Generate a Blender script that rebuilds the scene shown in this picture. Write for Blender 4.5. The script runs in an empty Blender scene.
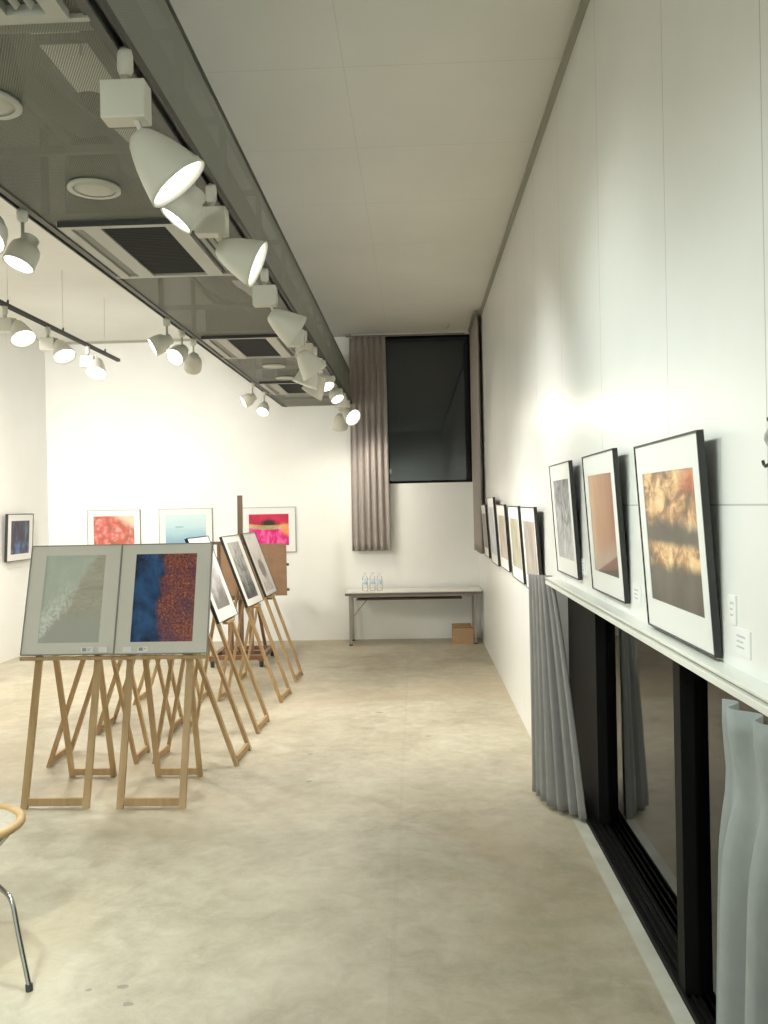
import bpy, bmesh, math, random
from mathutils import Vector, Matrix
random.seed(4)
S = bpy.context.scene
COL = S.collection
PI = math.pi
R = math.radians

# ------------------------------------------------------------------ materials
class N:
    """small wrapper round a node tree"""
    def __init__(self, name):
        self.m = bpy.data.materials.new(name); self.m.use_nodes = True
        self.t = self.m.node_tree; self.t.nodes.clear()
        self.out = self.t.nodes.new('ShaderNodeOutputMaterial')
    def n(self, typ, **kw):
        x = self.t.nodes.new(typ)
        for k, v in kw.items(): setattr(x, k, v)
        return x
    def put(self, sock, v):
        if v is None: return
        if isinstance(v, bpy.types.NodeSocket): self.t.links.new(v, sock)
        elif isinstance(v, (tuple, list)) and len(v) == 3 and sock.type == 'RGBA': sock.default_value = (*v, 1)
        else: sock.default_value = v
    def math(self, op, a, b=None, c=None, clamp=False):
        x = self.n('ShaderNodeMath', operation=op); x.use_clamp = clamp
        self.put(x.inputs[0], a); self.put(x.inputs[1], b); self.put(x.inputs[2], c)
        return x.outputs[0]
    def coords(self, kind='Object'):
        tc = self.n('ShaderNodeTexCoord')
        sp = self.n('ShaderNodeSeparateXYZ'); self.t.links.new(tc.outputs[kind], sp.inputs[0])
        return tc.outputs[kind], sp.outputs[0], sp.outputs[1], sp.outputs[2]
    def noise(self, vec, scale, detail=4, rough=.55, dist=0.0, stretch=None, offset=(0, 0, 0)):
        mp = self.n('ShaderNodeMapping'); self.t.links.new(vec, mp.inputs[0])
        mp.inputs[1].default_value = offset
        if stretch: mp.inputs[3].default_value = stretch
        x = self.n('ShaderNodeTexNoise')
        self.t.links.new(mp.outputs[0], x.inputs['Vector'])
        x.inputs['Scale'].default_value = scale; x.inputs['Detail'].default_value = detail
        x.inputs['Roughness'].default_value = rough; x.inputs['Distortion'].default_value = dist
        return x.outputs[0]
    def voronoi(self, vec, scale, feature='F1'):
        x = self.n('ShaderNodeTexVoronoi', feature=feature)
        self.t.links.new(vec, x.inputs['Vector']); x.inputs['Scale'].default_value = scale
        return x.outputs[0]
    def ramp(self, f, stops):
        x = self.n('ShaderNodeValToRGB'); self.put(x.inputs[0], f)
        e = x.color_ramp.elements
        while len(e) > 1: e.remove(e[-1])
        e[0].position = stops[0][0]; e[0].color = (*stops[0][1], 1)
        for p, c in stops[1:]:
            k = e.new(p); k.color = (*c, 1)
        return x.outputs[0]
    def smooth(self, f, a, b):
        x = self.n('ShaderNodeMapRange', interpolation_type='SMOOTHSTEP')
        self.put(x.inputs[0], f); x.inputs[1].default_value = a; x.inputs[2].default_value = b
        return x.outputs[0]
    def mix(self, fac, a, b, mode='MIX'):
        x = self.n('ShaderNodeMix', data_type='RGBA', blend_type=mode)
        self.put(x.inputs[0], fac); self.put(x.inputs[6], a); self.put(x.inputs[7], b)
        return x.outputs[2]
    def bsdf(self, color, rough=.6, metal=0.0, spec=.5, bump=None, bump_d=.02, **kw):
        x = self.n('ShaderNodeBsdfPrincipled')
        self.put(x.inputs['Base Color'], color); self.put(x.inputs['Roughness'], rough)
        x.inputs['Metallic'].default_value = metal; x.inputs['Specular IOR Level'].default_value = spec
        if bump is not None:
            b = self.n('ShaderNodeBump'); b.inputs['Strength'].default_value = .5; b.inputs['Distance'].default_value = bump_d
            self.t.links.new(bump, b.inputs['Height']); self.t.links.new(b.outputs[0], x.inputs['Normal'])
        return x.outputs[0]
    def done(self, shader):
        self.t.links.new(shader, self.out.inputs[0]); return self.m

def flat(name, col, rough=.6, metal=0.0, spec=.5, var=0.0, scale=6.0, bump=0.0):
    n = N(name); vec, x, y, z = n.coords()
    c = col; b = None
    if var:
        f = n.noise(vec, scale, 5)
        c = n.ramp(f, [(.3, tuple(k * (1 - var) for k in col)), (.7, tuple(min(1, k * (1 + var)) for k in col))])
    if bump: b = n.noise(vec, scale * 8, 4)
    return n.done(n.bsdf(c, rough, metal, spec, b, bump))

def cloth(name, col):
    n = N(name); vec, x, y, z = n.coords()
    f = n.noise(vec, 20, 4)
    c = n.ramp(f, [(.3, tuple(k * .95 for k in col)), (.7, tuple(k * 1.05 for k in col))])
    a = n.bsdf(c, .9, 0, .1, n.noise(vec, 300, 2), .0006)
    t = n.n('ShaderNodeBsdfTranslucent'); n.put(t.inputs[0], c)
    mx = n.n('ShaderNodeMixShader'); mx.inputs[0].default_value = .22
    n.t.links.new(a, mx.inputs[1]); n.t.links.new(t.outputs[0], mx.inputs[2])
    return n.done(mx.outputs[0])

def lines(n, coord, at, half):
    """1 on the thin joints of a coordinate, else 0"""
    tot = None
    for p in at:
        d = n.math('ABSOLUTE', n.math('SUBTRACT', coord, p))
        k = n.math('LESS_THAN', d, half)
        tot = k if tot is None else n.math('MAXIMUM', tot, k)
    return tot

def wall_material():
    n = N('painted_panel_wall'); vec, x, y, z = n.coords()
    f = n.noise(vec, 1.7, 4)
    c = n.ramp(f, [(.35, (.84, .84, .81)), (.65, (.87, .87, .845))])
    return n.done(n.bsdf(c, .42, 0, .35, n.noise(vec, 60, 3), .0015))

def right_wall_material():
    n = N('painted_board_wall'); vec, x, y, z = n.coords()
    f = n.noise(vec, 1.3, 4)
    c = n.ramp(f, [(.35, (.82, .83, .81)), (.65, (.86, .87, .85))])
    ys = [1.84, 2.54, 3.43, 4.33, 5.23, 6.13, 7.03, 7.93, 8.83, 9.73]
    v = lines(n, y, ys, .0022)
    h = n.math('MULTIPLY', lines(n, z, [1.587], .0022), n.math('LESS_THAN', y, 3.43))
    g = n.math('MAXIMUM', v, h)
    dirt = n.smooth(n.noise(vec, 7, 6, .6, 0, (1, 1, 1.0), (3, 1, 2)), .72, .8)
    c = n.mix(n.math('MULTIPLY', dirt, .08), c, (.35, .36, .33))
    c = n.mix(n.math('MULTIPLY', g, .55), c, (.25, .26, .23))
    hgt = n.math('SUBTRACT', 1.0, g)
    return n.done(n.bsdf(c, .30, 0, .45, n.math('ADD', hgt, n.math('MULTIPLY', n.noise(vec, 9, 2, .5, 0, (1, 1, .12)), .5)), .003))

def ceiling_material():
    n = N('painted_ceiling_board'); vec, x, y, z = n.coords()
    f = n.noise(vec, 1.1, 4)
    c = n.ramp(f, [(.35, (.76, .755, .71)), (.65, (.80, .795, .75))])
    g = lines(n, y, [.4 + .91 * k for k in range(11)], .003)
    g2 = lines(n, x, [-3.9, -2.1, -.3], .002)
    g = n.math('MAXIMUM', g, g2)
    c = n.mix(n.math('MULTIPLY', g, .22), c, (.35, .34, .30))
    return n.done(n.bsdf(c, .7, 0, .3))

def floor_material():
    n = N('sealed_concrete'); vec, x, y, z = n.coords()
    f = n.noise(vec, 1.4, 9, .62, .6)
    c = n.ramp(f, [(.30, (.26, .225, .16)), (.45, (.37, .335, .24)), (.57, (.475, .435, .33)), (.72, (.575, .545, .44))])
    fine = n.noise(vec, 9, 8, .7, .4, None, (5, 2, 0))
    c = n.mix(.45, c, n.ramp(fine, [(.3, (.33, .28, .20)), (.5, (.5, .45, .345)), (.7, (.66, .62, .52))]))
    warm = n.smooth(n.noise(vec, .55, 5, .6, .5, None, (8, 3, 0)), .48, .68)
    c = n.mix(n.math('MULTIPLY', warm, .5), c, (.45, .355, .23))
    pale = n.smooth(n.noise(vec, .9, 7, .65, .8, None, (1, 9, 0)), .55, .72)
    c = n.mix(n.math('MULTIPLY', pale, .4), c, (.66, .63, .55))
    streak = n.smooth(n.noise(vec, 2.2, 7, .7, 1.0, (.3, 1, 1), (2, 7, 0)), .58, .70)
    c = n.mix(n.math('MULTIPLY', streak, .42), c, (.37, .33, .24))
    j = lines(n, n.math('ADD', x, n.math('MULTIPLY', n.noise(vec, 3), .01)), [-.11], .011)
    j2 = lines(n, n.math('ADD', y, n.math('MULTIPLY', n.noise(vec, 3), .02)), [4.45], .004)
    jj = n.math('MAXIMUM', j, j2)
    c = n.mix(n.math('MULTIPLY', jj, .11), c, (.25, .22, .16))
    # a few dark scuffs
    tot = None
    for (px, py, r) in [(-1.02, 2.82, .02), (-.97, 2.72, .018), (-1.13, 2.80, .012), (-.72, 5.5, .02), (-.66, 4.95, .018), (-.32, 6.6, .03), (.05, 5.9, .02)]:
        dx = n.math('SUBTRACT', x, px); dy = n.math('SUBTRACT', y, py)
        d = n.math('SQRT', n.math('ADD', n.math('POWER', dx, 2.0), n.math('POWER', n.math('MULTIPLY', dy, 1.6), 2.0)))
        k = n.math('LESS_THAN', n.math('ADD', d, n.math('MULTIPLY', n.math('SUBTRACT', n.noise(vec, 40), .5), .02)), r)
        tot = k if tot is None else n.math('MAXIMUM', tot, k)
    c = n.mix(n.math('MULTIPLY', tot, .6), c, (.16, .15, .12))
    sill = n.smooth(x, .755, .765)
    c = n.mix(sill, c, n.ramp(n.noise(vec, 8, 5), [(.3, (.50, .50, .43)), (.7, (.62, .62, .55))]))
    r = n.math('ADD', .34, n.math('MULTIPLY', fine, .25))
    return n.done(n.bsdf(c, r, 0, .35, fine, .002))

def wood_material(name, a, b, scale=14, axis=2):
    n = N(name); vec, x, y, z = n.coords()
    st = [9, 9, 9]; st[axis] = .6
    f = n.noise(vec, scale / 9, 5, .6, .6, tuple(st))
    return n.done(n.bsdf(n.ramp(f, [(.3, a), (.7, b)]), .5, 0, .4))

def perforated(name, ia, ib, col, hr):
    """sheet metal with a staggered grid of real round holes"""
    n = N(name); vec, *ax = n.coords()
    a, b = ax[ia], ax[ib]
    p = .0075
    def grid(off):
        u = n.math('SUBTRACT', n.math('FRACT', n.math('ADD', n.math('DIVIDE', a, p), off)), .5)
        v = n.math('MULTIPLY', n.math('SUBTRACT', n.math('FRACT', n.math('ADD', n.math('DIVIDE', b, p * 1.732), off)), .5), 1.732)
        return n.math('SQRT', n.math('ADD', n.math('MULTIPLY', u, u), n.math('MULTIPLY', v, v)))
    d = n.math('MINIMUM', grid(0.0), grid(.5))
    hole = n.math('LESS_THAN', d, hr)
    sh = n.bsdf(col, .5, .25, .4)
    tr = n.n('ShaderNodeBsdfTransparent')
    mx = n.n('ShaderNodeMixShader'); n.put(mx.inputs[0], hole); n.t.links.new(sh, mx.inputs[1]); n.t.links.new(tr.outputs[0], mx.inputs[2])
    return n.done(mx.outputs[0])

def glass_material(name, tint=(.92, .95, .93), ior=1.52):
    n = N(name)
    fr = n.n('ShaderNodeFresnel'); fr.inputs[0].default_value = ior
    tr = n.n('ShaderNodeBsdfTransparent'); tr.inputs[0].default_value = (*tint, 1)
    gl = n.n('ShaderNodeBsdfGlossy'); gl.inputs['Roughness'].default_value = .015
    mx = n.n('ShaderNodeMixShader'); n.t.links.new(fr.outputs[0], mx.inputs[0])
    n.t.links.new(tr.outputs[0], mx.inputs[1]); n.t.links.new(gl.outputs[0], mx.inputs[2])
    return n.done(mx.outputs[0])

def emitter(name, col, s):
    n = N(name); e = n.n('ShaderNodeEmission'); e.inputs[0].default_value = (*col, 1); e.inputs[1].default_value = s
    return n.done(e.outputs[0])

M = {}
M['wall'] = wall_material(); M['rwall'] = right_wall_material(); M['ceil'] = ceiling_material(); M['floor'] = floor_material()
M['ply'] = wood_material('pale_beech', (.36, .235, .115), (.52, .36, .19))
M['ply_dark'] = wood_material('stained_wood', (.085, .05, .028), (.16, .095, .05))
M['rust_wood'] = wood_material('reddish_wood', (.16, .075, .04), (.25, .13, .075))
M['brown_board'] = flat('brown_hardboard', (.27, .165, .10), .7, 0, .3, .12, 9)
M['black_frame'] = flat('black_lacquer', (.022, .023, .023), .35, 0, .5)
M['pale_frame'] = flat('grey_metal_frame', (.26, .26, .25), .4, .5, .5)
M['mat'] = flat('white_mat_board', (.80, .80, .78), .75, 0, .2)
M['mat_shaded'] = flat('shaded_mat_board', (.72, .70, .66), .75, 0, .2)  # mat tone lowered to hold the shade of the backlit front boards
M['card'] = flat('white_card', (.84, .85, .84), .6, 0, .3)
M['ink'] = flat('grey_ink', (.30, .30, .36), .7)
M['pale_ink'] = flat('pale_grey_ink', (.55, .57, .60), .7)
M['black_alu'] = flat('black_aluminium', (.007, .0072, .007), .6, .0, .12)
M['white_metal'] = flat('white_lamp_enamel', (.66, .645, .57), .38, 0, .5)
M['white_paint'] = flat('white_gloss_paint', (.80, .81, .76), .35, 0, .5, .03, 3)
M['gap_shade'] = flat('painted_gap_shade', (.42, .42, .34), .6)  # grey colour stands in for shade in recesses and edges
M['trim_grey'] = flat('grey_ceiling_rail', (.33, .33, .27), .5)
M['dark_track'] = flat('dark_track_metal', (.05, .05, .045), .4, .4)
M['duct_steel'] = flat('galvanised_steel', (.25, .255, .23), .5, .35, .4, .1, 5)
M['duct_dark'] = flat('dark_grey_steel', (.12, .122, .11), .5, .3)
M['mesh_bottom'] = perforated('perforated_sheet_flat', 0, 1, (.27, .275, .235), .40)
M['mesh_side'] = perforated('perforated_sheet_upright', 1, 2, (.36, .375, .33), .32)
M['ac_panel'] = flat('grey_plastic_panel', (.47, .47, .43), .5)
M['ac_dark'] = flat('dark_intake_grille', (.035, .036, .034), .6)
M['curtain_far'] = cloth('mauve_grey_cloth', (.47, .425, .40))
M['curtain_near'] = cloth('blue_grey_cloth', (.41, .435, .435))
M['curtain_mid'] = cloth('grey_cloth', (.36, .355, .345))
M['chrome'] = flat('brushed_chrome', (.42, .43, .41), .25, 1.0)
M['rubber'] = flat('black_rubber', (.02, .02, .02), .7)
M['seat_wood'] = wood_material('bent_beech', (.40, .25, .11), (.52, .35, .17), 10, 0)
M['seat_pad'] = flat('woven_seat', (.40, .36, .29), .7, 0, .3, .12, 60)
M['cardboard'] = flat('brown_cardboard', (.50, .33, .19), .8, 0, .2, .06, 10)
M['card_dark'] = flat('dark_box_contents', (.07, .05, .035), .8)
M['table_top'] = flat('white_laminate', (.78, .76, .70), .3)
M['table_edge'] = flat('dark_table_edge', (.16, .125, .11), .5)
M['table_leg'] = flat('grey_table_steel', (.36, .33, .30), .4, .3)
M['shelf_brown'] = flat('brown_table_shelf', (.10, .065, .035), .5)
M['glass'] = glass_material('window_glass')
M['night'] = flat('dark_asphalt', (.02, .02, .02), .9)
M['bottle'] = glass_material('clear_plastic', (.985, .99, .995), 1.12)
M['label_blue'] = flat('blue_paper_label', (.62, .72, .82), .6)
M['cap'] = flat('white_bottle_cap', (.75, .78, .8), .5)
M['lens'] = emitter('lamp_glow', (1.0, .985, .93), 9.0)
M['lens_dim'] = emitter('lamp_glow_dim', (1.0, .97, .88), 4.0)
M['off_lens'] = flat('frosted_cover', (.46, .46, .40), .4)
M['cord'] = flat('grey_cord', (.45, .46, .45), .7)
M['wire'] = flat('thin_steel_wire', (.55, .55, .50), .4, .3)

# ------------------------------------------------------------------ mesh helpers
class MB:
    def __init__(self): self.b = bmesh.new()
    def box(self, lo, hi, bev=0.0):
        r = bmesh.ops.create_cube(self.b, size=1.0)
        c = [(a + b) / 2 for a, b in zip(lo, hi)]; s = [abs(b - a) for a, b in zip(lo, hi)]
        for v in r['verts']: v.co = Vector((v.co.x * s[0] + c[0], v.co.y * s[1] + c[1], v.co.z * s[2] + c[2]))
        if bev:
            ed = list({e for v in r['verts'] for e in v.link_edges})
            bmesh.ops.bevel(self.b, geom=ed, offset=bev, segments=2, affect='EDGES', profile=.5)
        return self
    def beam(self, p0, p1, w, d, up=(1, 0, 0)):
        """bar of section w (along up) x d between two points, ends cut level when the bar is steep"""
        p0, p1 = Vector(p0), Vector(p1); t = (p1 - p0).normalized()
        x = Vector(up); x = (x - t * x.dot(t)).normalized(); y = t.cross(x)
        vs = []
        for p in (p0, p1):
            for a, b in ((-1, -1), (1, -1), (1, 1), (-1, 1)):
                q = p + x * (a * w / 2) + y * (b * d / 2)
                if abs(t.z) > .6: q -= t * ((q.z - p.z) / t.z)
                vs.append(self.b.verts.new(q))
        for f in ((0, 1, 2, 3), (7, 6, 5, 4), (0, 4, 5, 1), (1, 5, 6, 2), (2, 6, 7, 3), (3, 7, 4, 0)):
            self.b.faces.new([vs[i] for i in f])
        return self
    def lathe(self, prof, seg=28, o=(0, 0, 0), axis=(0, 0, 1), smooth=True):
        """profile of (radius, height) turned about an axis"""
        q = Vector((0, 0, 1)).rotation_difference(Vector(axis).normalized()); o = Vector(o)
        rings = []
        for r, h in prof:
            if r < 1e-6: rings.append([self.b.verts.new(q @ Vector((0, 0, h)) + o)])
            else: rings.append([self.b.verts.new(q @ Vector((r * math.cos(2 * PI * k / seg), r * math.sin(2 * PI * k / seg), h)) + o) for k in range(seg)])
        for a, b in zip(rings, rings[1:]):
            for k in range(seg):
                k2 = (k + 1) % seg
                if len(a) == 1 and len(b) == 1: continue
                if len(a) == 1: f = self.b.faces.new((a[0], b[k], b[k2]))
                elif len(b) == 1: f = self.b.faces.new((a[k], a[k2], b[0]))
                else: f = self.b.faces.new((a[k], a[k2], b[k2], b[k]))
                f.smooth = smooth
        return self
    def cyl(self, p0, p1, r, seg=16, r2=None):
        p0, p1 = Vector(p0), Vector(p1); L = (p1 - p0).length; r2 = r if r2 is None else r2
        return self.lathe([(0, 0), (r, 0), (r, 0), (r2, L), (r2, L), (0, L)], seg, p0, p1 - p0)
    def tube(self, pts, r, seg=10, closed=False):
        pts = [Vector(p) for p in pts]; n = len(pts); rings = []; ref = None
        for i, p in enumerate(pts):
            if closed: t = (pts[(i + 1) % n] - pts[i - 1]).normalized()
            else: t = (pts[min(i + 1, n - 1)] - pts[max(i - 1, 0)]).normalized()
            if ref is None: ref = t.orthogonal().normalized()
            ref = (ref - t * ref.dot(t)).normalized(); y = t.cross(ref)
            rings.append([self.b.verts.new(p + (ref * math.cos(2 * PI * k / seg) + y * math.sin(2 * PI * k / seg)) * r) for k in range(seg)])
        pairs = list(zip(rings, rings[1:])) + ([(rings[-1], rings[0])] if closed else [])
        for a, b in pairs:
            for k in range(seg):
                f = self.b.faces.new((a[k], a[(k + 1) % seg], b[(k + 1) % seg], b[k])); f.smooth = True
        if not closed:
            self.b.faces.new(rings[0][::-1]); self.b.faces.new(rings[-1])
        return self
    def sheet(self, rows, thick=.004):
        """surface through rows of points, given a thickness"""
        vs = [[self.b.verts.new(Vector(p)) for p in r] for r in rows]; fs = []
        for a, b in zip(vs, vs[1:]):
            for k in range(len(a) - 1):
                f = self.b.faces.new((a[k], a[k + 1], b[k + 1], b[k])); f.smooth = True; fs.append(f)
        bmesh.ops.recalc_face_normals(self.b, faces=fs)
        bmesh.ops.solidify(self.b, geom=fs, thickness=thick)
        for f in self.b.faces: f.smooth = True
        return self
    def build(self, name, mat, parent=None, loc=(0, 0, 0)):
        bmesh.ops.recalc_face_normals(self.b, faces=self.b.faces)
        me = bpy.data.meshes.new(name); self.b.to_mesh(me); self.b.free()
        me.materials.append(M[mat] if isinstance(mat, str) else mat)
        o = bpy.data.objects.new(name, me); COL.objects.link(o); o.location = loc
        if parent is not None: o.parent = parent
        return o

def tag(o, label=None, cat=None, group=None, kind=None):
    if label: o['label'] = label
    if cat: o['category'] = cat
    if group: o['group'] = group
    if kind: o['kind'] = kind
    return o

def thing(name, label, cat, loc=(0, 0, 0), rot=(0, 0, 0), group=None, kind=None):
    o = bpy.data.objects.new(name, None); COL.objects.link(o); o.empty_display_size = .1
    o.location = loc; o.rotation_euler = rot
    return tag(o, label, cat, group, kind)

def copy_tree(o, parent=None):
    c = o.copy(); COL.objects.link(c); c.parent = parent
    for ch in [k for k in bpy.data.objects if k.parent == o]: copy_tree(ch, c)
    return c

def struct(mb, name, mat, label, cat, parent=None):
    o = mb.build(name, mat, parent)
    if parent is None: tag(o, label, cat, None, 'structure')
    return o

# ------------------------------------------------------------------ room constants
XR, XL, YF, YB, HC = .75, -4.50, 10.25, -3.0, 3.69
OY0, OY1, OH = -1.2, 4.95, 1.165       # low glazed opening in the right wall
WX0, WX1, WZ0, WZ1 = -.72, .69, 1.875, 3.665  # window in the far wall

struct(MB().box((XL - .2, YB - .2, -.1), (XR + .2, YF + .2, 0)), 'floor', 'floor', 'stained beige concrete floor of the gallery', 'floor')
struct(MB().box((XL - .2, YB - .2, HC), (XR + .2, YF + .2, HC + .12)), 'ceiling', 'ceil', 'plain pale ceiling above the hanging duct', 'ceiling')
struct(MB().box((XR, OY1, 0), (XR + .2, YF, HC)).box((XR, OY0, OH), (XR + .2, OY1, HC)).box((XR, YB, 0), (XR + .2, OY0, HC)),
       'wall_right', 'rwall', 'tall white panelled wall on the right with framed pictures', 'wall')
struct(MB().box((XL - .2, YB, 0), (XL, YF, HC)), 'wall_left', 'wall', 'white wall on the far left with one small picture', 'wall')
struct(MB().box((XL - .2, YF, 0), (WX0, YF + .2, HC)).box((WX0, YF, 0), (WX1, YF + .2, WZ0)).box((WX0, YF, WZ1), (WX1, YF + .2, HC)).box((WX1, YF, 0), (XR + .2, YF + .2, HC)),
       'wall_far', 'wall', 'white end wall with a high dark window', 'wall')
struct(MB().box((XL - .2, YB - .2, 0), (XR + .2, YB, HC)), 'wall_back', 'wall', 'white wall behind the viewer', 'wall')
# rail along the top of the right wall
struct(MB().box((XR - .022, YB, HC - .035), (XR, YF, HC - .0)).box((XR - .03, YB, HC - .045), (XR, YF, HC - .035)), 'trim_1', 'trim_grey',
       'thin grey rail where the right wall meets the ceiling', 'trim')
struct(MB().box((XL, YF - .012, HC - .03), (WX0 - .02, YF, HC)), 'shade_strip', 'gap_shade', 'thin shadow strip along the top of the end wall', 'trim')  # grey strip drawn as the shade under the ceiling edge
# ground outside, seen only through the glass
tag(MB().box((XR + .2, YB - 6, -.22), (9, YF + 8, -.12)).box((XL - 2, YF + .2, -.22), (XR + .2, YF + 8, -.12)).build('ground', 'night'), 'dark ground outside the windows at night', 'ground', None, 'structure')

# far window
w1 = thing('window_1', 'high dark window at night in the end wall above the table', 'window', (0, 0, 0), kind='structure')
fw = .03
MB().box((WX0, YF + .08, WZ0), (WX1, YF + .14, WZ0 + fw)).box((WX0, YF + .08, WZ1 - fw), (WX1, YF + .14, WZ1)) \
    .box((WX0, YF + .08, WZ0 + fw), (WX0 + fw, YF + .14, WZ1 - fw)).box((WX1 - fw, YF + .08, WZ0 + fw), (WX1, YF + .14, WZ1 - fw)).build('window_frame', 'black_alu', w1)
MB().box((WX0 + fw, YF + .105, WZ0 + fw), (WX1 - fw, YF + .112, WZ1 - fw)).build('pane', 'glass', w1)
h = MB().cyl((-.30, YF + .08, 2.03), (-.30, YF + .05, 2.03), .02).box((-.312, YF + .035, 1.99), (-.288, YF + .055, 2.06), .004).build('latch', 'chrome', w1); h['label'] = 'small chrome window latch'

# low sliding glazing
w2 = thing('window_2', 'low wall of black framed sliding glass under the picture ledge', 'window', (0, 0, 0), kind='structure')
t = MB().box((XR + .07, OY0, .0), (XR + .175, OY1, .008))
for xx in (.825, .85, .875, .90): t.box((xx - .004, OY0, .008), (xx + .004, OY1, .022))
t.build('bottom_track', 'black_alu', w2)
MB().box((XR + .07, OY0, OH - .05), (XR + .195, OY1, OH)).build('head_rail', 'black_alu', w2)
MB().box((.866, 4.20, .02), (.95, OY1, OH - .05)).build('fixed_panel', 'black_alu', w2)
MB().box((.828, 2.74, .02), (.896, 2.81, OH - .05)).build('stile', 'black_alu', w2)
MB().box((.90, 2.76, .02), (.945, 2.84, OH - .05)).build('stile', 'black_alu', w2)
MB().box((.828, .5, .02), (.896, .6, OH - .05)).build('stile', 'black_alu', w2)
MB().box((.914, 2.84, .022), (.920, 4.20, OH - .05)).build('pane', 'glass', w2)
MB().box((.872, .6, .022), (.878, 2.74, OH - .05)).build('pane', 'glass', w2)
MB().box((.918, OY0, .022), (.926, .5, OH - .05)).build('pane', 'glass', w2)

# picture ledge over the glazing
lg = thing('ledge', 'white ledge above the low windows carrying framed pictures', 'ledge', (XR, 0, 1.2))
MB().box((-.056, -1.6, -.009), (0, 4.64, .0), .002).build('ledge_top', 'white_paint', lg)
MB().box((-.045, -1.6, -.017), (0, 4.64, -.009)).build('shadow_gap', 'gap_shade', lg)  # recess given its shade as a grey colour
MB().box((-.058, -1.6, -.036), (0, 4.64, -.017), .002).build('fascia', 'white_paint', lg)

# ------------------------------------------------------------------ picture print materials
def pic_mat(name, fn):
    n = N(name); vec, x, y, z = n.coords()
    c = fn(n, vec, x, y, z)
    return n.done(n.bsdf(c, .35, 0, .35))

def p_beach(n, v, x, y, z):   # surf washing up a pale beach; shore runs diagonally
    w = n.math('ADD', n.math('SUBTRACT', n.math('MULTIPLY', z, .62), x), n.math('MULTIPLY', n.math('SUBTRACT', n.noise(v, 9, 6, .65, .8), .5), .16))
    sea = n.ramp(n.noise(v, 12, 5), [(.3, (.50, .56, .51)), (.7, (.58, .63, .58))])
    sand = n.ramp(n.noise(v, 14, 6, .6, 1.5, (.6, 1, 1.6)), [(.3, (.42, .40, .34)), (.55, (.52, .49, .42)), (.75, (.60, .57, .49))])
    wet = n.mix(n.smooth(z, .0, -.2), sand, (.46, .47, .445))
    c = n.mix(n.smooth(w, .0, .05), wet, sea)
    foam = n.math('MULTIPLY', n.math('MULTIPLY', n.smooth(w, -.02, .03), n.smooth(w, .17, .07)), n.smooth(n.noise(v, 45, 5, .8), .4, .58))
    foam = n.math('MULTIPLY', foam, n.smooth(z, .2, -.12))
    return n.mix(foam, c, (.80, .84, .82))

def p_leaves(n, v, x, y, z):  # red leaves over dark blue water
    edge = n.math('ADD', n.math('ADD', x, n.math('MULTIPLY', n.math('ABSOLUTE', z), -.05)), n.math('MULTIPLY', n.math('SUBTRACT', n.noise(v, 10, 6, .7), .5), .16))
    blue = n.ramp(n.noise(v, 6, 4, .6, .5, (1, 1, .7), (2, 0, 1)), [(.36, (.004, .006, .014)), (.50, (.015, .05, .15)), (.64, (.03, .12, .32))])
    leaf = n.ramp(n.noise(v, 70, 6, .8, .3), [(.34, (.05, .016, .035)), (.48, (.25, .06, .06)), (.58, (.46, .16, .09)), (.70, (.72, .40, .24))])
    shade = n.smooth(n.noise(v, 8, 4, .6, 0, None, (4, 0, 2)), .35, .6)
    leaf = n.mix(n.math('MULTIPLY', n.math('SUBTRACT', 1.0, shade), .6), leaf, (.085, .04, .11))
    c = n.mix(n.smooth(edge, -.045, .0), blue, leaf)
    top = n.math('MULTIPLY', n.smooth(z, .13, .22), n.smooth(n.noise(v, 60, 5, .8), .55, .66))
    return n.mix(n.math('MULTIPLY', top, .6), c, (.35, .17, .07))

def p_clouds(n, v, x, y, z):  # glowing clouds over dark land
    f = n.noise(v, 9, 6, .6, .6, (1, 1, 1.6))
    sky = n.ramp(f, [(.36, (.17, .13, .10)), (.46, (.42, .24, .13)), (.56, (.80, .52, .27)), (.68, (.95, .78, .48))])
    grey = n.ramp(n.noise(v, 6, 5), [(.3, (.11, .095, .08)), (.7, (.19, .17, .145))])
    b1 = n.math('MULTIPLY', n.smooth(n.math('ADD', z, n.math('MULTIPLY', n.math('SUBTRACT', n.noise(v, 5), .5), .12)), .02, .07), 1.0)
    b2 = n.math('MULTIPLY', n.smooth(n.math('ADD', z, n.math('MULTIPLY', n.math('SUBTRACT', n.noise(v, 6, 4, .5, 0, None, (3, 1, 1)), .5), .08)), -.095, -.06), n.smooth(z, .0, -.03))
    c = n.mix(n.math('MAXIMUM', b1, b2), grey, sky)
    red = n.math('MULTIPLY', n.smooth(z, .11, .15), n.smooth(x, .08, .15))
    return n.mix(n.math('MULTIPLY', red, .6), c, (.50, .10, .06))

def p_sunset(n, v, x, y, z):
    f = n.math('ADD', n.math('MULTIPLY', x, 1.1), n.math('MULTIPLY', n.math('SUBTRACT', n.noise(v, 5, 5, .6, .4, (2, 1, .5)), .5), .4))
    c = n.ramp(n.math('ADD', f, .5), [(.12, (.74, .54, .36)), (.45, (.50, .28, .17)), (.75, (.36, .18, .115)), (.95, (.27, .15, .10))])
    pale = n.smooth(n.math('ADD', z, n.math('MULTIPLY', x, -.15)), -.06, -.15)
    c = n.mix(n.math('MULTIPLY', pale, .7), c, (.48, .40, .34))
    hill = n.smooth(n.math('ADD', z, n.math('MULTIPLY', x, -.22)), -.148, -.162)
    c = n.mix(n.math('MULTIPLY', hill, .8), c, (.16, .045, .03))
    dark = n.smooth(n.math('ADD', z, n.math('MULTIPLY', x, -.1)), -.175, -.185)
    return n.mix(dark, c, (.10, .075, .06))

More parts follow.
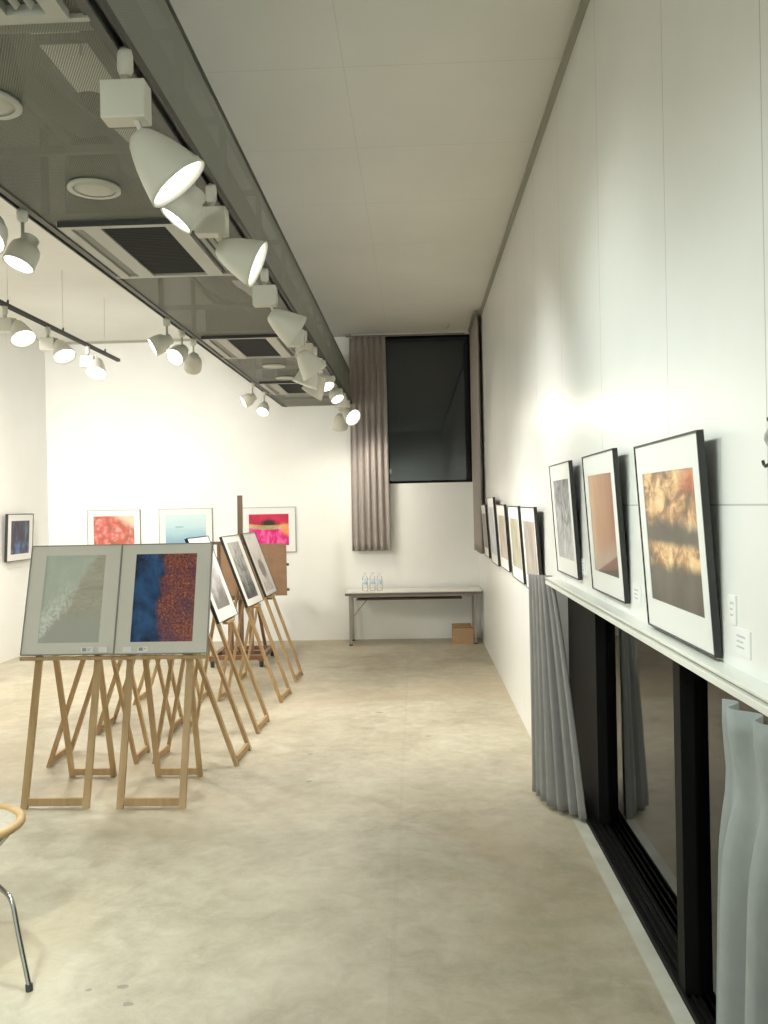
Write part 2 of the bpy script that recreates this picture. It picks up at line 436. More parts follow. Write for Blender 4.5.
def p_mono(n, v, x, y, z):    # soft black and white abstract
    f = n.noise(v, 7, 6, .6, 1.6)
    c = n.ramp(f, [(.30, (.04, .04, .045)), (.45, (.24, .25, .26)), (.6, (.52, .53, .54)), (.75, (.74, .75, .76))])
    low = n.smooth(z, -.05, -.17)
    return n.mix(n.math('MULTIPLY', low, .6), c, (.60, .62, .62))

def p_pinkflowers(n, v, x, y, z):
    d = n.voronoi(v, 15)
    c = n.ramp(d, [(.05, (.80, .34, .34)), (.3, (.66, .17, .16)), (.6, (.50, .12, .08)), (.8, (.34, .13, .07))])
    glow = n.smooth(n.noise(v, 8, 4, .6, 0, None, (1, 2, 3)), .5, .66)
    c = n.mix(n.math('MULTIPLY', glow, .55), c, (.85, .50, .45))
    edge = n.smooth(n.math('ADD', n.math('MULTIPLY', x, .6), z), .15, .26)
    return n.mix(n.math('MULTIPLY', edge, .8), c, (.86, .66, .48))

def p_sea(n, v, x, y, z):     # pale blue water and haze
    g = n.math('ADD', n.math('MULTIPLY', z, 2.4), n.math('MULTIPLY', n.math('SUBTRACT', n.noise(v, 6, 4, .5, 0, (.5, 1, 2)), .5), .3))
    c = n.ramp(n.math('ADD', g, .5), [(.05, (.16, .30, .44)), (.35, (.30, .47, .57)), (.6, (.47, .64, .68)), (.9, (.57, .72, .74))])
    isl = n.math('MULTIPLY', n.smooth(n.math('ABSOLUTE', n.math('SUBTRACT', z, .05)), .016, .004), n.smooth(n.math('ABSOLUTE', n.math('ADD', x, .08)), .07, .03))
    return n.mix(n.math('MULTIPLY', isl, .7), c, (.24, .38, .50))

def p_magenta(n, v, x, y, z): # close view of a magenta flower, green sepal across it
    zz = n.math('ADD', z, n.math('MULTIPLY', n.math('MULTIPLY', x, x), -.35))
    pet = n.ramp(n.noise(v, 7, 4, .5, .8, (1.6, 1, .8)), [(.3, (.42, .005, .09)), (.5, (.68, .015, .20)), (.68, (.86, .16, .44))])
    up = n.ramp(n.noise(v, 5, 4), [(.3, (.40, .005, .04)), (.7, (.72, .02, .11))])
    c = n.mix(n.smooth(zz, .03, .05), pet, up)
    eye = n.math('SQRT', n.math('ADD', n.math('POWER', n.math('ADD', x, .0), 2.0), n.math('POWER', n.math('MULTIPLY', n.math('SUBTRACT', z, .078), 1.9), 2.0)))
    c = n.mix(n.smooth(n.math('ADD', eye, n.math('MULTIPLY', n.math('SUBTRACT', n.noise(v, 30), .5), .05)), .13, .05), c, (.02, .015, .012))
    band = n.math('MULTIPLY', n.smooth(zz, -.005, .01), n.smooth(zz, .062, .045))
    c = n.mix(n.math('MULTIPLY', band, .92), c, n.ramp(n.noise(v, 12), [(.3, (.25, .27, .07)), (.7, (.62, .45, .22))]))
    org = n.math('MULTIPLY', n.smooth(x, .12, .2), n.smooth(n.math('ABSOLUTE', n.math('ADD', z, n.math('MULTIPLY', n.math('SUBTRACT', x, .2), .4))), .10, .02))
    return n.mix(n.math('MULTIPLY', org, .8), c, (.85, .36, .08))

def p_navy(n, v, x, y, z):
    f = n.noise(v, 6, 5, .6, .4, (2, 1, .6))
    c = n.ramp(f, [(.35, (.012, .014, .022)), (.55, (.035, .045, .085)), (.72, (.13, .17, .27))])
    b = n.math('MULTIPLY', n.smooth(z, -.04, -.1), n.smooth(n.noise(v, 9), .45, .6))
    return n.mix(n.math('MULTIPLY', b, .8), c, (.10, .17, .42))

def p_monoland(n, v, x, y, z): # black and white landscape, darker towards the bottom edge
    f = n.math('ADD', n.noise(v, 9, 7, .7, .6), n.math('MULTIPLY', z, .55))
    return n.ramp(f, [(.30, (.03, .03, .032)), (.44, (.14, .145, .15)), (.56, (.36, .365, .36)), (.75, (.50, .51, .49))])

def p_snowtree(n, v, x, y, z):
    base = n.ramp(n.math('ADD', n.noise(v, 5, 4), n.math('MULTIPLY', z, .3)), [(.35, (.62, .55, .55)), (.6, (.78, .76, .74))])
    d = n.math('SQRT', n.math('ADD', n.math('POWER', n.math('ADD', x, -.02), 2.0), n.math('POWER', n.math('MULTIPLY', n.math('ADD', z, .05), 1.1), 2.0)))
    blob = n.smooth(n.math('ADD', d, n.math('MULTIPLY', n.math('SUBTRACT', n.noise(v, 22, 5, .7), .5), .12)), .12, .08)
    c = n.mix(n.math('MULTIPLY', blob, .85), base, (.13, .11, .12))
    low = n.math('MULTIPLY', n.smooth(z, -.12, -.19), n.smooth(n.noise(v, 14), .4, .6))
    return n.mix(n.math('MULTIPLY', low, .6), c, (.40, .27, .27))

def p_mist(n, v, x, y, z):
    f = n.math('ADD', n.math('MULTIPLY', z, 1.6), n.noise(v, 6, 4, .6))
    return n.ramp(f, [(.30, (.22, .21, .20)), (.5, (.50, .48, .48)), (.75, (.80, .78, .82))])

def p_soft(a, b, c3):
    def fn(n, v, x, y, z):
        f = n.noise(v, 4, 5, .6, .6, (2.4, 1, .7))
        return n.ramp(f, [(.3, a), (.5, b), (.7, c3)])
    return fn

# ------------------------------------------------------------------ framed pictures
def picture(label, loc, rotz, lean, w, h, pw, ph, art, frame='black_frame', mat='mat', fw=.008, depth=.022, dz=0.0, group=None, card=None, name='framed_picture'):
    """bottom centre of the frame at loc; front looks along local -Y; lean > 0 tips the top forward"""
    t = thing(name, label, 'picture', loc, (lean, 0, rotz), group)
    f = MB()
    f.box((-w / 2, 0, 0), (-w / 2 + fw, depth, h)).box((w / 2 - fw, 0, 0), (w / 2, depth, h))
    f.box((-w / 2 + fw, 0, 0), (w / 2 - fw, depth, fw)).box((-w / 2 + fw, 0, h - fw), (w / 2 - fw, depth, h))
    f.box((-w / 2 + fw, depth - .006, fw), (w / 2 - fw, depth - .002, h - fw))
    f.build('frame', frame, t)
    cz = h / 2 + dz; a = fw; y0, y1 = .004, .006
    m = MB()
    m.box((-w / 2 + a, y0, a), (-pw / 2, y1, h - a)).box((pw / 2, y0, a), (w / 2 - a, y1, h - a))
    m.box((-pw / 2, y0, a), (pw / 2, y1, cz - ph / 2)).box((-pw / 2, y0, cz + ph / 2), (pw / 2, y1, h - a))
    m.build('mat_board', mat, t)
    MB().box((-pw / 2 - .004, -.001, -ph / 2 - .004), (pw / 2 + .004, .001, ph / 2 + .004)).build('print', art, t, (0, .0075, cz))
    if card:
        for (cx, cw, inked) in card:
            k = MB().box((cx - cw / 2, -.0015, .012), (cx + cw / 2, .0005, .042)).build('caption_card', 'card', t)
            k['label'] = 'small white caption card'
            if inked:
                MB().box((cx - cw / 2 + .008, -.0022, .018), (cx - cw / 2 + .03, -.0013, .037)).box((cx - cw / 2 + .036, -.0022, .030), (cx + cw / 2 - .01, -.0013, .033)).box((cx - cw / 2 + .036, -.0022, .022), (cx + cw / 2 - .02, -.0013, .025)).build('printed_mark', 'ink', k)
    return t

A = {k: pic_mat('print_' + k, f) for k, f in dict(beach=p_beach, leaves=p_leaves, clouds=p_clouds, sunset=p_sunset, mono=p_mono, pinkflowers=p_pinkflowers,
     sea=p_sea, magenta=p_magenta, navy=p_navy, monoland=p_monoland, snowtree=p_snowtree, mist=p_mist,
     w5=p_soft((.24, .22, .19), (.42, .38, .33), (.60, .48, .42)), w4=p_soft((.26, .27, .17), (.44, .42, .30), (.62, .57, .47)),
     w3=p_soft((.28, .24, .19), (.46, .39, .32), (.62, .55, .50)), w2=p_soft((.22, .24, .28), (.50, .53, .58), (.74, .76, .80)),
     w1=p_soft((.14, .12, .10), (.25, .21, .18), (.36, .31, .27))).items()}

LEAN = R(3.6)
GW = 'framed pictures along the right wall'
# three on the ledge
picture('large black framed photo of glowing orange clouds, nearest the viewer on the ledge', (.728, 2.423, 1.209), -PI / 2, LEAN, .605, .565, .48, .385, A['clouds'], fw=.005, depth=.018, group=GW)
picture('black framed photo of a warm brown sunset sky, middle one on the ledge', (.728, 3.297, 1.240), -PI / 2, LEAN, .555, .550, .41, .385, A['sunset'], fw=.005, depth=.018, group=GW)
picture('black framed black and white abstract photo, on the ledge nearest the grey curtain', (.728, 4.167, 1.248), -PI / 2, LEAN, .57, .545, .42, .385, A['mono'], fw=.005, depth=.018, group=GW)
# five hung further down the wall, their tops on wires
def hung(label, y, z, art, w, h=.535):
    return picture(label, (.722, y, z), -PI / 2, LEAN, w, h, w - .13, h - .18, art, fw=.005, depth=.02, group=GW)
hung('framed brownish photo hung just beyond the gathered grey curtain', 5.35, 1.045, A['w5'], .66)
hung('framed olive toned photo hung second beyond the gathered grey curtain', 6.14, 1.05, A['w4'], .67)
hung('framed tan photo in the middle of the five hung on the bare right wall', 7.05, 1.062, A['w3'], .68)
hung('framed pale bluish photo hung higher than the others on the right wall', 7.93, 1.045, A['w2'], .67, .62)
hung('framed dark brown photo hung nearest the end wall on the right', 8.83, 1.062, A['w1'], .56)
# caption cards on the right wall
def wall_card(label, y, z, w, h, name='caption_card'):
    t = thing(name, label, 'caption card', (XR, y, z), (0, 0, -PI / 2), 'caption cards on the right wall')
    MB().box((-w / 2, -.004, -h / 2), (w / 2, 0, h / 2)).build('card', 'card', t)
    MB().box((-w * .28, -.0046, h * .18), (w * .22, -.0039, h * .26)).box((-w * .28, -.0046, -.02 * h), (w * .1, -.0039, .05 * h)).box((-w * .28, -.0046, -.22 * h), (w * .16, -.0039, -.15 * h)).build('printed_lines', 'pale_ink', t)
wall_card('wide white caption card right of the orange cloud photo', 1.995, 1.268, .10, .062)
wall_card('narrow white caption card above the wide one, beside the orange cloud photo', 2.05, 1.338, .045, .07)
wall_card('white caption card between the cloud photo and the sunset photo', 2.93, 1.282, .10, .07)
wall_card('white caption card between the sunset photo and the abstract photo', 3.86, 1.31, .10, .07)
# hanging cord at the picture edge
hk = thing('hanging_cord', 'grey twisted cord with a hook hanging on the right wall', 'cord', (XR, 1.79, 1.765))
pts = [(-.012 + .004 * math.sin(k * 1.1), .006 * math.cos(k * 1.1) + .012 * math.sin(k * .35), -.008 * k) for k in range(11)]
MB().tube(pts, .006, 8).build('cord', 'cord', hk)
MB().tube([(-.012, .0, -.08), (-.012, .012, -.092), (-.014, .026, -.097), (-.014, .036, -.092), (-.014, .04, -.085)], .0035, 8).build('hook', 'black_frame', hk)
MB().cyl((-.02, 0, .0), (0, 0, .0), .004).build('nail', 'chrome', hk)

# end wall and left wall
GF = 'framed pictures on the end wall'
picture('framed pink and red flower photo on the end wall, leftmost', (-3.685, YF - .026, 1.08), 0, 0, .655, .548, .50, .40, A['pinkflowers'], frame='pale_frame', fw=.006, group=GF)
picture('framed pale blue sea photo on the end wall behind the easels', (-2.80, YF - .026, 1.08), 0, 0, .655, .548, .50, .40, A['sea'], frame='pale_frame', fw=.006, group=GF)
picture('framed magenta flower close-up on the end wall behind the tall easel mast', (-1.785, YF - .026, 1.075), 0, 0, .655, .548, .485, .38, A['magenta'], frame='pale_frame', fw=.006, group=GF)
picture('small black framed dark navy photo on the left wall', (XL + .055, 9.36, 1.08), PI / 2, R(3), .62, .525, .44, .37, A['navy'], depth=.03)

# ------------------------------------------------------------------ easels
ES = .35   # lean of the front legs
def make_easel(label, ES=.35):
    t = thing('easel', label, 'easel', (0, 0, 0), (0, 0, 0), 'light wood folding display easels')
    s = ES
    for sx in (-.17, .17):
        MB().beam((sx, -.27, 0), (sx, -.27 + s * 1.27, 1.27), .036, .022).build('leg', 'ply', t)
    for sx in (-.127, .127):
        MB().beam((sx, .275, 0), (sx, -.27 + s * .95 + .023, .95), .03, .02).build('leg', 'ply', t)
    MB().box((-.152, -.27 + s * .03 - .009, .012), (.152, -.27 + s * .03 + .011, .055), .002).build('crossbar', 'ply', t)
    MB().box((-.112, .258, .012), (.112, .278, .052), .002).build('crossbar', 'ply', t)
    MB().box((-.152, -.27 + s * 1.14 + .004, 1.12), (.152, -.27 + s * 1.14 + .020, 1.165)).build('top_rail', 'ply', t)
    MB().cyl((-.17, -.27 + s * .955 + .013, .955), (.17, -.27 + s * .955 + .013, .955), .007, 10).build('hinge_rod', 'chrome', t)
    return t
EASEL_LEAN = math.atan(ES)
def add_ledge(t, wdt, ES=.35):
    y = -.27 + ES * .785
    MB().box((-wdt / 2, y - .05, .772), (wdt / 2, y - .012, .791), .002).build('picture_rest', 'ply', t)
first = make_easel('light wood easel nearest the viewer, left, under the pale beach photo', .29)
second = None
easels = [
    (first.get('label'), (-1.990, 4.80), 0),
    ('light wood easel nearest the viewer, right, under the blue and red leaves photo', (-1.460, 4.79), 0),
    ('light wood easel facing right, first of its row, just behind the leaves photo', (-1.415, 5.447), PI / 2 - R(2.5)),
    ('light wood easel facing right, second of its row, holding the misty photo', (-1.42, 6.20), PI / 2 - R(2.5)),
    ('light wood easel facing right, third of its row, holding the black and white landscape', (-1.40, 7.155), PI / 2 - R(4)),
    ('light wood easel facing right, last of its row before the studio easel', (-1.402, 7.965), PI / 2 - R(1.5)),
    ('light wood easel facing left, legs seen behind the beach photo easel', (-2.085, 5.455), -PI / 2),
    ('light wood easel facing left, middle of its row behind the front pair', (-2.065, 6.205), -PI / 2),
    ('light wood easel facing left, furthest back of its row', (-2.10, 7.135), -PI / 2)]
roots = []
for i, (lb, (x, y), rz) in enumerate(easels):
    if i == 2: o = second = make_easel(lb)
    else: o = first if i == 0 else copy_tree(first if i < 2 else second)
    o['label'] = lb; o.location = (x, y, 0); o.rotation_euler = (0, 0, rz); roots.append(o)
for i, o in enumerate(roots):
    add_ledge(o, .525 if i < 2 else .20, .29 if i < 2 else .35)

def on_easel(label, i, w, h, pw, ph, art, frame='black_frame', mat='mat', dx=0.0, up=.801, card=None, dz=0.0):
    (x, y), rz = easels[i][1], easels[i][2]
    es = .29 if i < 2 else .35
    yl = -.27 + es * up - .042
    c, s = math.cos(rz), math.sin(rz)
    return picture(label, (x + c * dx - s * yl, y + s * dx + c * yl, up), rz, -math.atan(es + .015), w, h, pw, ph, art, frame=frame, mat=mat, fw=.005, group='pictures on the easels', card=card, dz=dz)
on_easel('pale beach photo with white surf in a shaded mat on the left front easel', 0, .537, .64, .35, .51, A['beach'], 'pale_frame', 'mat_shaded', .0025, card=[(.115, .07, True), (.205, .05, False)], dz=.004)
on_easel('photo of red leaves over deep blue water on the right front easel', 1, .531, .64, .355, .51, A['leaves'], 'pale_frame', 'mat_shaded', .0088, card=[(-.19, .05, False), (-.10, .06, True)], dz=.004)
on_easel('white matted misty photo leaning on the second side easel', 3, .52, .645, .34, .46, A['mist'])
on_easel('white matted black and white landscape leaning on the third side easel', 4, .52, .62, .34, .50, A['monoland'])
on_easel('white matted pale photo with a dark shape on the last side easel', 5, .52, .62, .36, .54, A['snowtree'])

# studio easel with a brown board
se = thing('studio_easel', 'tall dark wooden studio easel on casters near the end wall', 'easel', (-1.85, 8.88, 0))
for sx in (-.25, .25):
    MB().box((sx - .025, -.36, .07), (sx + .025, .36, .12), .003).build('runner', 'rust_wood', se)
    for sy in (-.32, .32):
        c = MB().cyl((sx - .014, sy, .028), (sx + .014, sy, .028), .028).build('caster', 'rubber', se)
        MB().box((sx - .02, sy - .012, .03), (sx + .02, sy + .012, .07)).build('bracket', 'duct_dark', c)
for sy in (-.30, .0, .30):
    MB().box((-.225, sy - .02, .075), (.225, sy + .02, .115)).build('crossbar', 'rust_wood', se)
for sx in (-.11, .11):
    MB().beam((sx, -.10, .12), (sx, -.03, 1.15), .045, .03).build('upright', 'rust_wood', se)
MB().beam((0, -.09, .12), (0, .0, 1.75), .05, .03).build('mast', 'ply_dark', se)
for sx in (-.18, .18):
    MB().beam((sx, .30, .12), (sx * .6, -.03, 1.0), .03, .03).build('brace', 'rust_wood', se)
MB().box((-.34, -.16, .665), (.34, -.06, .70), .003).build('tray', 'ply_dark', se)
MB().box((-.30, -.13, 1.243), (.10, -.06, 1.272), .003).build('top_clamp', 'ply_dark', se)
bd = thing('board', 'plain brown board standing on the studio easel tray', 'board', (-1.715, 8.76, .702))
MB().box((-.36, -.0, 0), (.36, .022, .54), .002).build('panel', 'brown_board', bd)
for k, zz in enumerate((.06, .32)):
    MB().cyl((.36, .011, zz), (.385, .011, zz), .014, 12).build('knob', 'ply_dark', bd)
MB().box((-.36, -.012, .0), (-.33, 0, .54)).box((-.09, -.012, .0), (-.06, 0, .54)).build('batten', 'ply_dark', bd)

# ------------------------------------------------------------------ folding table, bottles, box
tb = thing('folding_table', 'low white folding table with grey legs under the dark window', 'table', (-.05, 9.99, 0))
MB().box((-.79, -.22, .605), (.785, .22, .618), .002).build('tabletop', 'table_top', tb)
MB().box((-.79, -.224, .580), (.785, -.218, .606)).box((-.79, .218, .580), (.785, .224, .606)).box((-.79, -.218, .580), (-.784, .218, .606)).box((.779, -.218, .580), (.785, .218, .606)).build('edge_band', 'table_edge', tb)
MB().box((-.72, -.19, .556), (.72, -.165, .582)).box((-.72, .165, .556), (.72, .19, .582)).build('side_rail', 'table_leg', tb)
MB().box((-.66, -.17, .520), (.56, .17, .532)).build('under_shelf', 'shelf_brown', tb)
for sx in (-.735, .705):
    for sy in (-.18, .18):
        l = MB().box((sx - .014, sy - .014, .012), (sx + .014, sy + .014, .582)).build('leg', 'table_leg', tb)
        MB().cyl((sx, sy, 0), (sx, sy, .014), .02, 14).build('foot', 'rubber', l)
    MB().box((sx - .01, -.166, .10), (sx + .01, .166, .125)).build('leg_brace', 'table_leg', tb)
for sy in (-.12, .12):
    MB().beam((-.725, sy, .30), (-.50, sy, .57), .014, .006, (0, 1, 0)).build('strut', 'table_leg', tb)
bot0 = None
for k, (bx, lb) in enumerate([(-.63, 'clear water bottle with blue label on the table, leftmost of three'), (-.545, 'clear water bottle with blue label on the table, middle of three'), (-.46, 'clear water bottle with blue label on the table, rightmost of three')]):
    if k == 0:
        b = bot0 = thing('water_bottle', lb, 'bottle', (0, 0, 0), (0, 0, 0), 'bottles on the folding table')
        MB().lathe([(0, 0), (.028, 0), (.033, .008), (.033, .06), (.031, .068), (.033, .076), (.033, .135), (.028, .16), (.013, .185), (.013, .20), (0, .20)], 20).build('body', 'bottle', b)
        MB().lathe([(.0336, .078), (.0342, .078), (.0342, .128), (.0336, .128), (.0336, .078)], 20).build('label_band', 'label_blue', b)
        MB().lathe([(0, .196), (.015, .196), (.015, .214), (0, .214)], 16).build('cap', 'cap', b)
    else:
        b = copy_tree(bot0)
    b['label'] = lb; b.location = (-.05 + bx + .066, 9.93 + .02 * (k % 2), .619)
bx = thing('cardboard_box', 'small open brown cardboard box under the right end of the table', 'box', (.51, 9.90, 0), (0, 0, R(3)))
MB().box((-.115, -.10, .0), (.115, .10, .006)).box((-.115, -.10, .006), (.115, -.095, .185)).box((-.115, .095, .006), (.115, .10, .185)).box((-.115, -.095, .006), (-.11, .095, .185)).box((.11, -.095, .006), (.115, .095, .185)).build('carton', 'cardboard', bx)
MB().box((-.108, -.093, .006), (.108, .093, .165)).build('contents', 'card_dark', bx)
for s in (-1, 1):
    MB().beam((0, s * .1, .185), (0, s * .135, .207), .225, .004).build('flap', 'cardboard', bx)

# smoke detector
sd = thing('smoke_detector', 'small round cream smoke detector on the ceiling by the window', 'smoke detector', (.385, 9.85, HC))
MB().lathe([(0, 0), (.055, 0), (.055, -.014), (.045, -.02), (0, -.02)], 24).build('base', 'white_metal', sd)
MB().lathe([(.036, -.02), (.036, -.036), (.026, -.048), (0, -.05)], 24).build('sensor_dome', 'white_metal', sd)

# ------------------------------------------------------------------ curtains
def curtain(name, label, top, bot, z1, z0, folds, amp0, amp1, mat, thick=.006, nz=26, loc=(0, 0, 0), header=False, skew=None, seed=1, hem=None):
    """pleated cloth between a top and a bottom plan polyline (lists of x,y)"""
    rnd = random.Random(seed)
    ph = [rnd.uniform(-.5, .5) for _ in range(folds + 2)]; am = [rnd.uniform(.7, 1.2) for _ in range(folds + 2)]
    def along(pl, s):
        L = [0]
        for a, b in zip(pl, pl[1:]): L.append(L[-1] + math.hypot(b[0] - a[0], b[1] - a[1]))
        d = s * L[-1]
        for k in range(len(pl) - 1):
            if d <= L[k + 1] + 1e-9:
                u = (d - L[k]) / max(1e-9, L[k + 1] - L[k]); a, b = pl[k], pl[k + 1]
                tx, ty = b[0] - a[0], b[1] - a[1]; q = math.hypot(tx, ty)
                return (a[0] + tx * u, a[1] + ty * u, -ty / q, tx / q)
        return (*pl[-1], 0, 1)
    ns = folds * 10 + 1; rows = []
    for i in range(nz + 1):
        v = i / nz; z = z1 + (z0 - z1) * v; row = []
        ease = v ** .8
        for k in range(ns):
            s = k / (ns - 1)
            a = along(top, s); b = along(bot, s)
            x = a[0] + (b[0] - a[0]) * ease; y = a[1] + (b[1] - a[1]) * ease
            nx = a[2] + (b[2] - a[2]) * v; ny = a[3] + (b[3] - a[3]) * v
            f = s * folds; kk = int(f)
            amp = (amp0 + (amp1 - amp0) * v) * am[min(kk, folds)]
            w = math.sin(2 * PI * f + ph[min(kk, folds)] * v * .8)
            if header:  # pinched just below the heading
                g_ = math.exp(-((v - .13) / .07) ** 2); amp *= 1 - .55 * g_; x += .014 * g_
            w = math.copysign(abs(w) ** .75, w)
            zz = z + (hem(s) * v if hem else 0)
            row.append((x + nx * amp * w, y + ny * amp * w, zz))
        rows.append(row)
    t = thing(name, label, 'curtain', loc)
    MB().sheet(rows, thick).build('cloth', mat, t)
    return t
c1 = curtain('curtain', 'grey curtain hanging full height at the left of the dark window', [(-.76, 10.17), (-.33, 10.17)], [(-.775, 10.15), (-.31, 10.15)], 3.63, 1.075, 6, .018, .03, 'curtain_far', seed=3)
MB().cyl((-.80, 10.17, 3.645), (.62, 10.17, 3.645), .009, 10).build('rail', 'trim_grey', c1)
c2 = curtain('curtain', 'grey curtain seen edge-on in the corner right of the dark window', [(.705, 9.22), (.705, 10.1)], [(.712, 9.18), (.712, 10.1)], 3.64, 1.07, 9, .026, .027, 'curtain_far', seed=5)
MB().box((.655, 9.12, 3.645), (.68, 10.1, 3.662)).build('rail', 'trim_grey', c2)
c3 = curtain('curtain', 'grey curtain gathered at the top at the far end of the low windows', [(.632, 4.84), (.685, 4.75), (.735, 4.69)], [(.632, 4.75), (.68, 4.47), (.825, 4.26)], 1.20, .02, 7, .014, .034, 'curtain_mid', seed=8)
c4 = curtain('curtain', 'blue-grey curtain with pinched heading at the near right edge of the low windows', [(.585, 1.665), (.615, 1.2), (.615, .75)], [(.575, 1.74), (.60, 1.3), (.61, .75)], 1.215, .03, 9, .022, .036, 'curtain_near', seed=11, header=True)
for c, y0, y1, xx in ((c3, 4.68, 4.80, .70), (c4, .75, 1.4, .645)):
    for k in range(6):
        y = y0 + (y1 - y0) * (k + .5) / 6
        MB().tube([(xx, y, 1.16), (xx, y, 1.142), (xx - .006, y, 1.136), (xx - .012, y, 1.142)], .0018, 6).build('hook', 'chrome', c)

# ------------------------------------------------------------------ stool at the left edge
st = thing('chair', 'round wooden seat on bent grey tube legs at the left edge', 'chair', (-1.702, 3.09, 0))
RS = .195
MB().tube([(RS * math.cos(2 * PI * k / 48), RS * math.sin(2 * PI * k / 48), .445) for k in range(48)], .017, 12, closed=True).build('seat_rim', 'seat_wood', st)
MB().lathe([(0, .452), (.16, .450), (.193, .448), (.193, .436), (0, .434)], 40).build('seat', 'seat_pad', st)
for a in (-.67, 2.0, 3.85):
    c, s = math.cos(a), math.sin(a)
    prof = [(.195, .432), (.16, .38), (.11, .345), (.12, .318), (.22, .300), (.30, .290), (.350, .282), (.374, .258), (.394, .20), (.436, .10), (.474, .015)]
    # smooth the bends
    for _ in range(2):
        q = [prof[0]]
        for p0, p1 in zip(prof, prof[1:]):
            q += [(p0[0] * .75 + p1[0] * .25, p0[1] * .75 + p1[1] * .25), (p0[0] * .25 + p1[0] * .75, p0[1] * .25 + p1[1] * .75)]
        prof = q + [prof[-1]]
    tw = lambda z: a + .42 * max(0.0, min(1.0, (z - .335) / .1))
    l = MB().tube([(r * math.cos(tw(z)), r * math.sin(tw(z)), z) for r, z in prof], .0085, 10).build('leg', 'chrome', st)
    MB().cyl((.474 * c, .474 * s, 0), (.472 * c, .472 * s, .022), .012, 12).build('foot_cap', 'rubber', l)
MB().cyl((0, 0, .335), (0, 0, .436), .05, 20).build('hub', 'chrome', st)

# ------------------------------------------------------------------ hanging service duct
DX0, DX1, DZ0, DZ1 = -1.56, -.765, 2.835, 3.255
DY0 = -2.4
CY = [(-1.02, -.22), (1.26, 2.07), (3.56, 4.38), (5.98, 6.80), (8.20, 9.00)]
du = thing('ceiling_duct', 'long grey perforated metal service duct hanging below the ceiling', 'duct', (0, 0, 0))
b = MB(); y = DY0
for (a, c) in CY:
    b.box((DX0, y, DZ0), (DX1, a, DZ0 + .002)); b.box((DX0, a, DZ0), (-1.50, c, DZ0 + .002)); b.box((-.825, a, DZ0), (DX1, c, DZ0 + .002)); y = c
b.box((DX0, y, DZ0), (DX1, YF - .01, DZ0 + .002))
p = b.build('bottom_panel', 'mesh_bottom', du)
MB().box((DX1 - .002, DY0, DZ0), (DX1, YF - .01, DZ1)).build('side_panel', 'mesh_side', du)
MB().box((DX0, DY0, DZ0), (DX0 + .002, YF - .01, DZ1)).build('side_panel', 'mesh_side', du)
fr = MB()
for xx in (DX0, DX1 - .03):
    fr.box((xx, DY0, DZ1 - .03), (xx + .03, YF - .01, DZ1))
yy = [k for ac in CY for k in ac] + [.6, 2.9, 5.2, 7.5, 9.6]
for k in yy:
    fr.box((DX0 + .004, k - .012, DZ0 + .004), (DX1 - .004, k + .012, DZ0 + .03))
    for xx in (DX0 + .003, DX1 - .028): fr.box((xx, k - .012, DZ0 + .03), (xx + .025, k + .012, DZ1 - .03))
    fr.box((DX0 + .03, k - .012, DZ1 - .03), (DX1 - .03, k + .012, DZ1 - .005))
fr.build('frame', 'duct_steel', du)
for k in (-1.5, 1.0, 3.0, 5.2, 7.5, 9.6):
    MB().cyl((-1.16, k, DZ1 - .02), (-1.16, k, HC), .006, 8).build('hanger_rod', 'wire', du)
tm_ = MB()
for (a, c) in CY:
    tm_.box((DX0 + .02, c + .008, DZ0 - .012), (DX1 - .02, c + .026, DZ0))
tm_.build('cross_trim', 'ac_panel', du)
MB().box((DX0, DY0, DZ0 - .006), (DX0 + .028, YF - .012, DZ0 - .001)).build('edge_flange', 'duct_dark', du)
MB().box((DX1 - .028, DY0, DZ0 - .006), (DX1, YF - .012, DZ0 - .001)).build('edge_flange', 'duct_dark', du)
# things seen inside through the holes
MB().cyl((-1.33, DY0 + .1, 3.16), (-1.33, YF - .05, 3.16), .085, 18).build('air_pipe', 'duct_steel', du)
MB().box((-1.02, DY0 + .1, 3.10), (-.86, YF - .05, 3.24), .004).build('cable_tray', 'duct_dark', du)
MB().cyl((-.83, DY0 + .1, 2.95), (-.83, YF - .05, 2.95), .012, 10).build('conduit', 'duct_steel', du)
# branch pipes crossing
bl = MB()
for k in (.1, 2.2, 4.6, 7.0):
    bl.box((DX0 + .02, k, DZ0 + .06), (DX1 - .02, k + .06, DZ0 + .075))
bl.build('cross_plate', 'ac_panel', du)
pk = MB()
for (a, c) in CY[1:]:
    pk.tube([(-1.33, a - .75, 3.12), (-1.25, a - .6, 3.05), (-1.15, a - .35, 3.02), (-1.12, a - .1, 3.02)], .05, 12)
pk.build('branch_pipe', 'duct_steel', du)

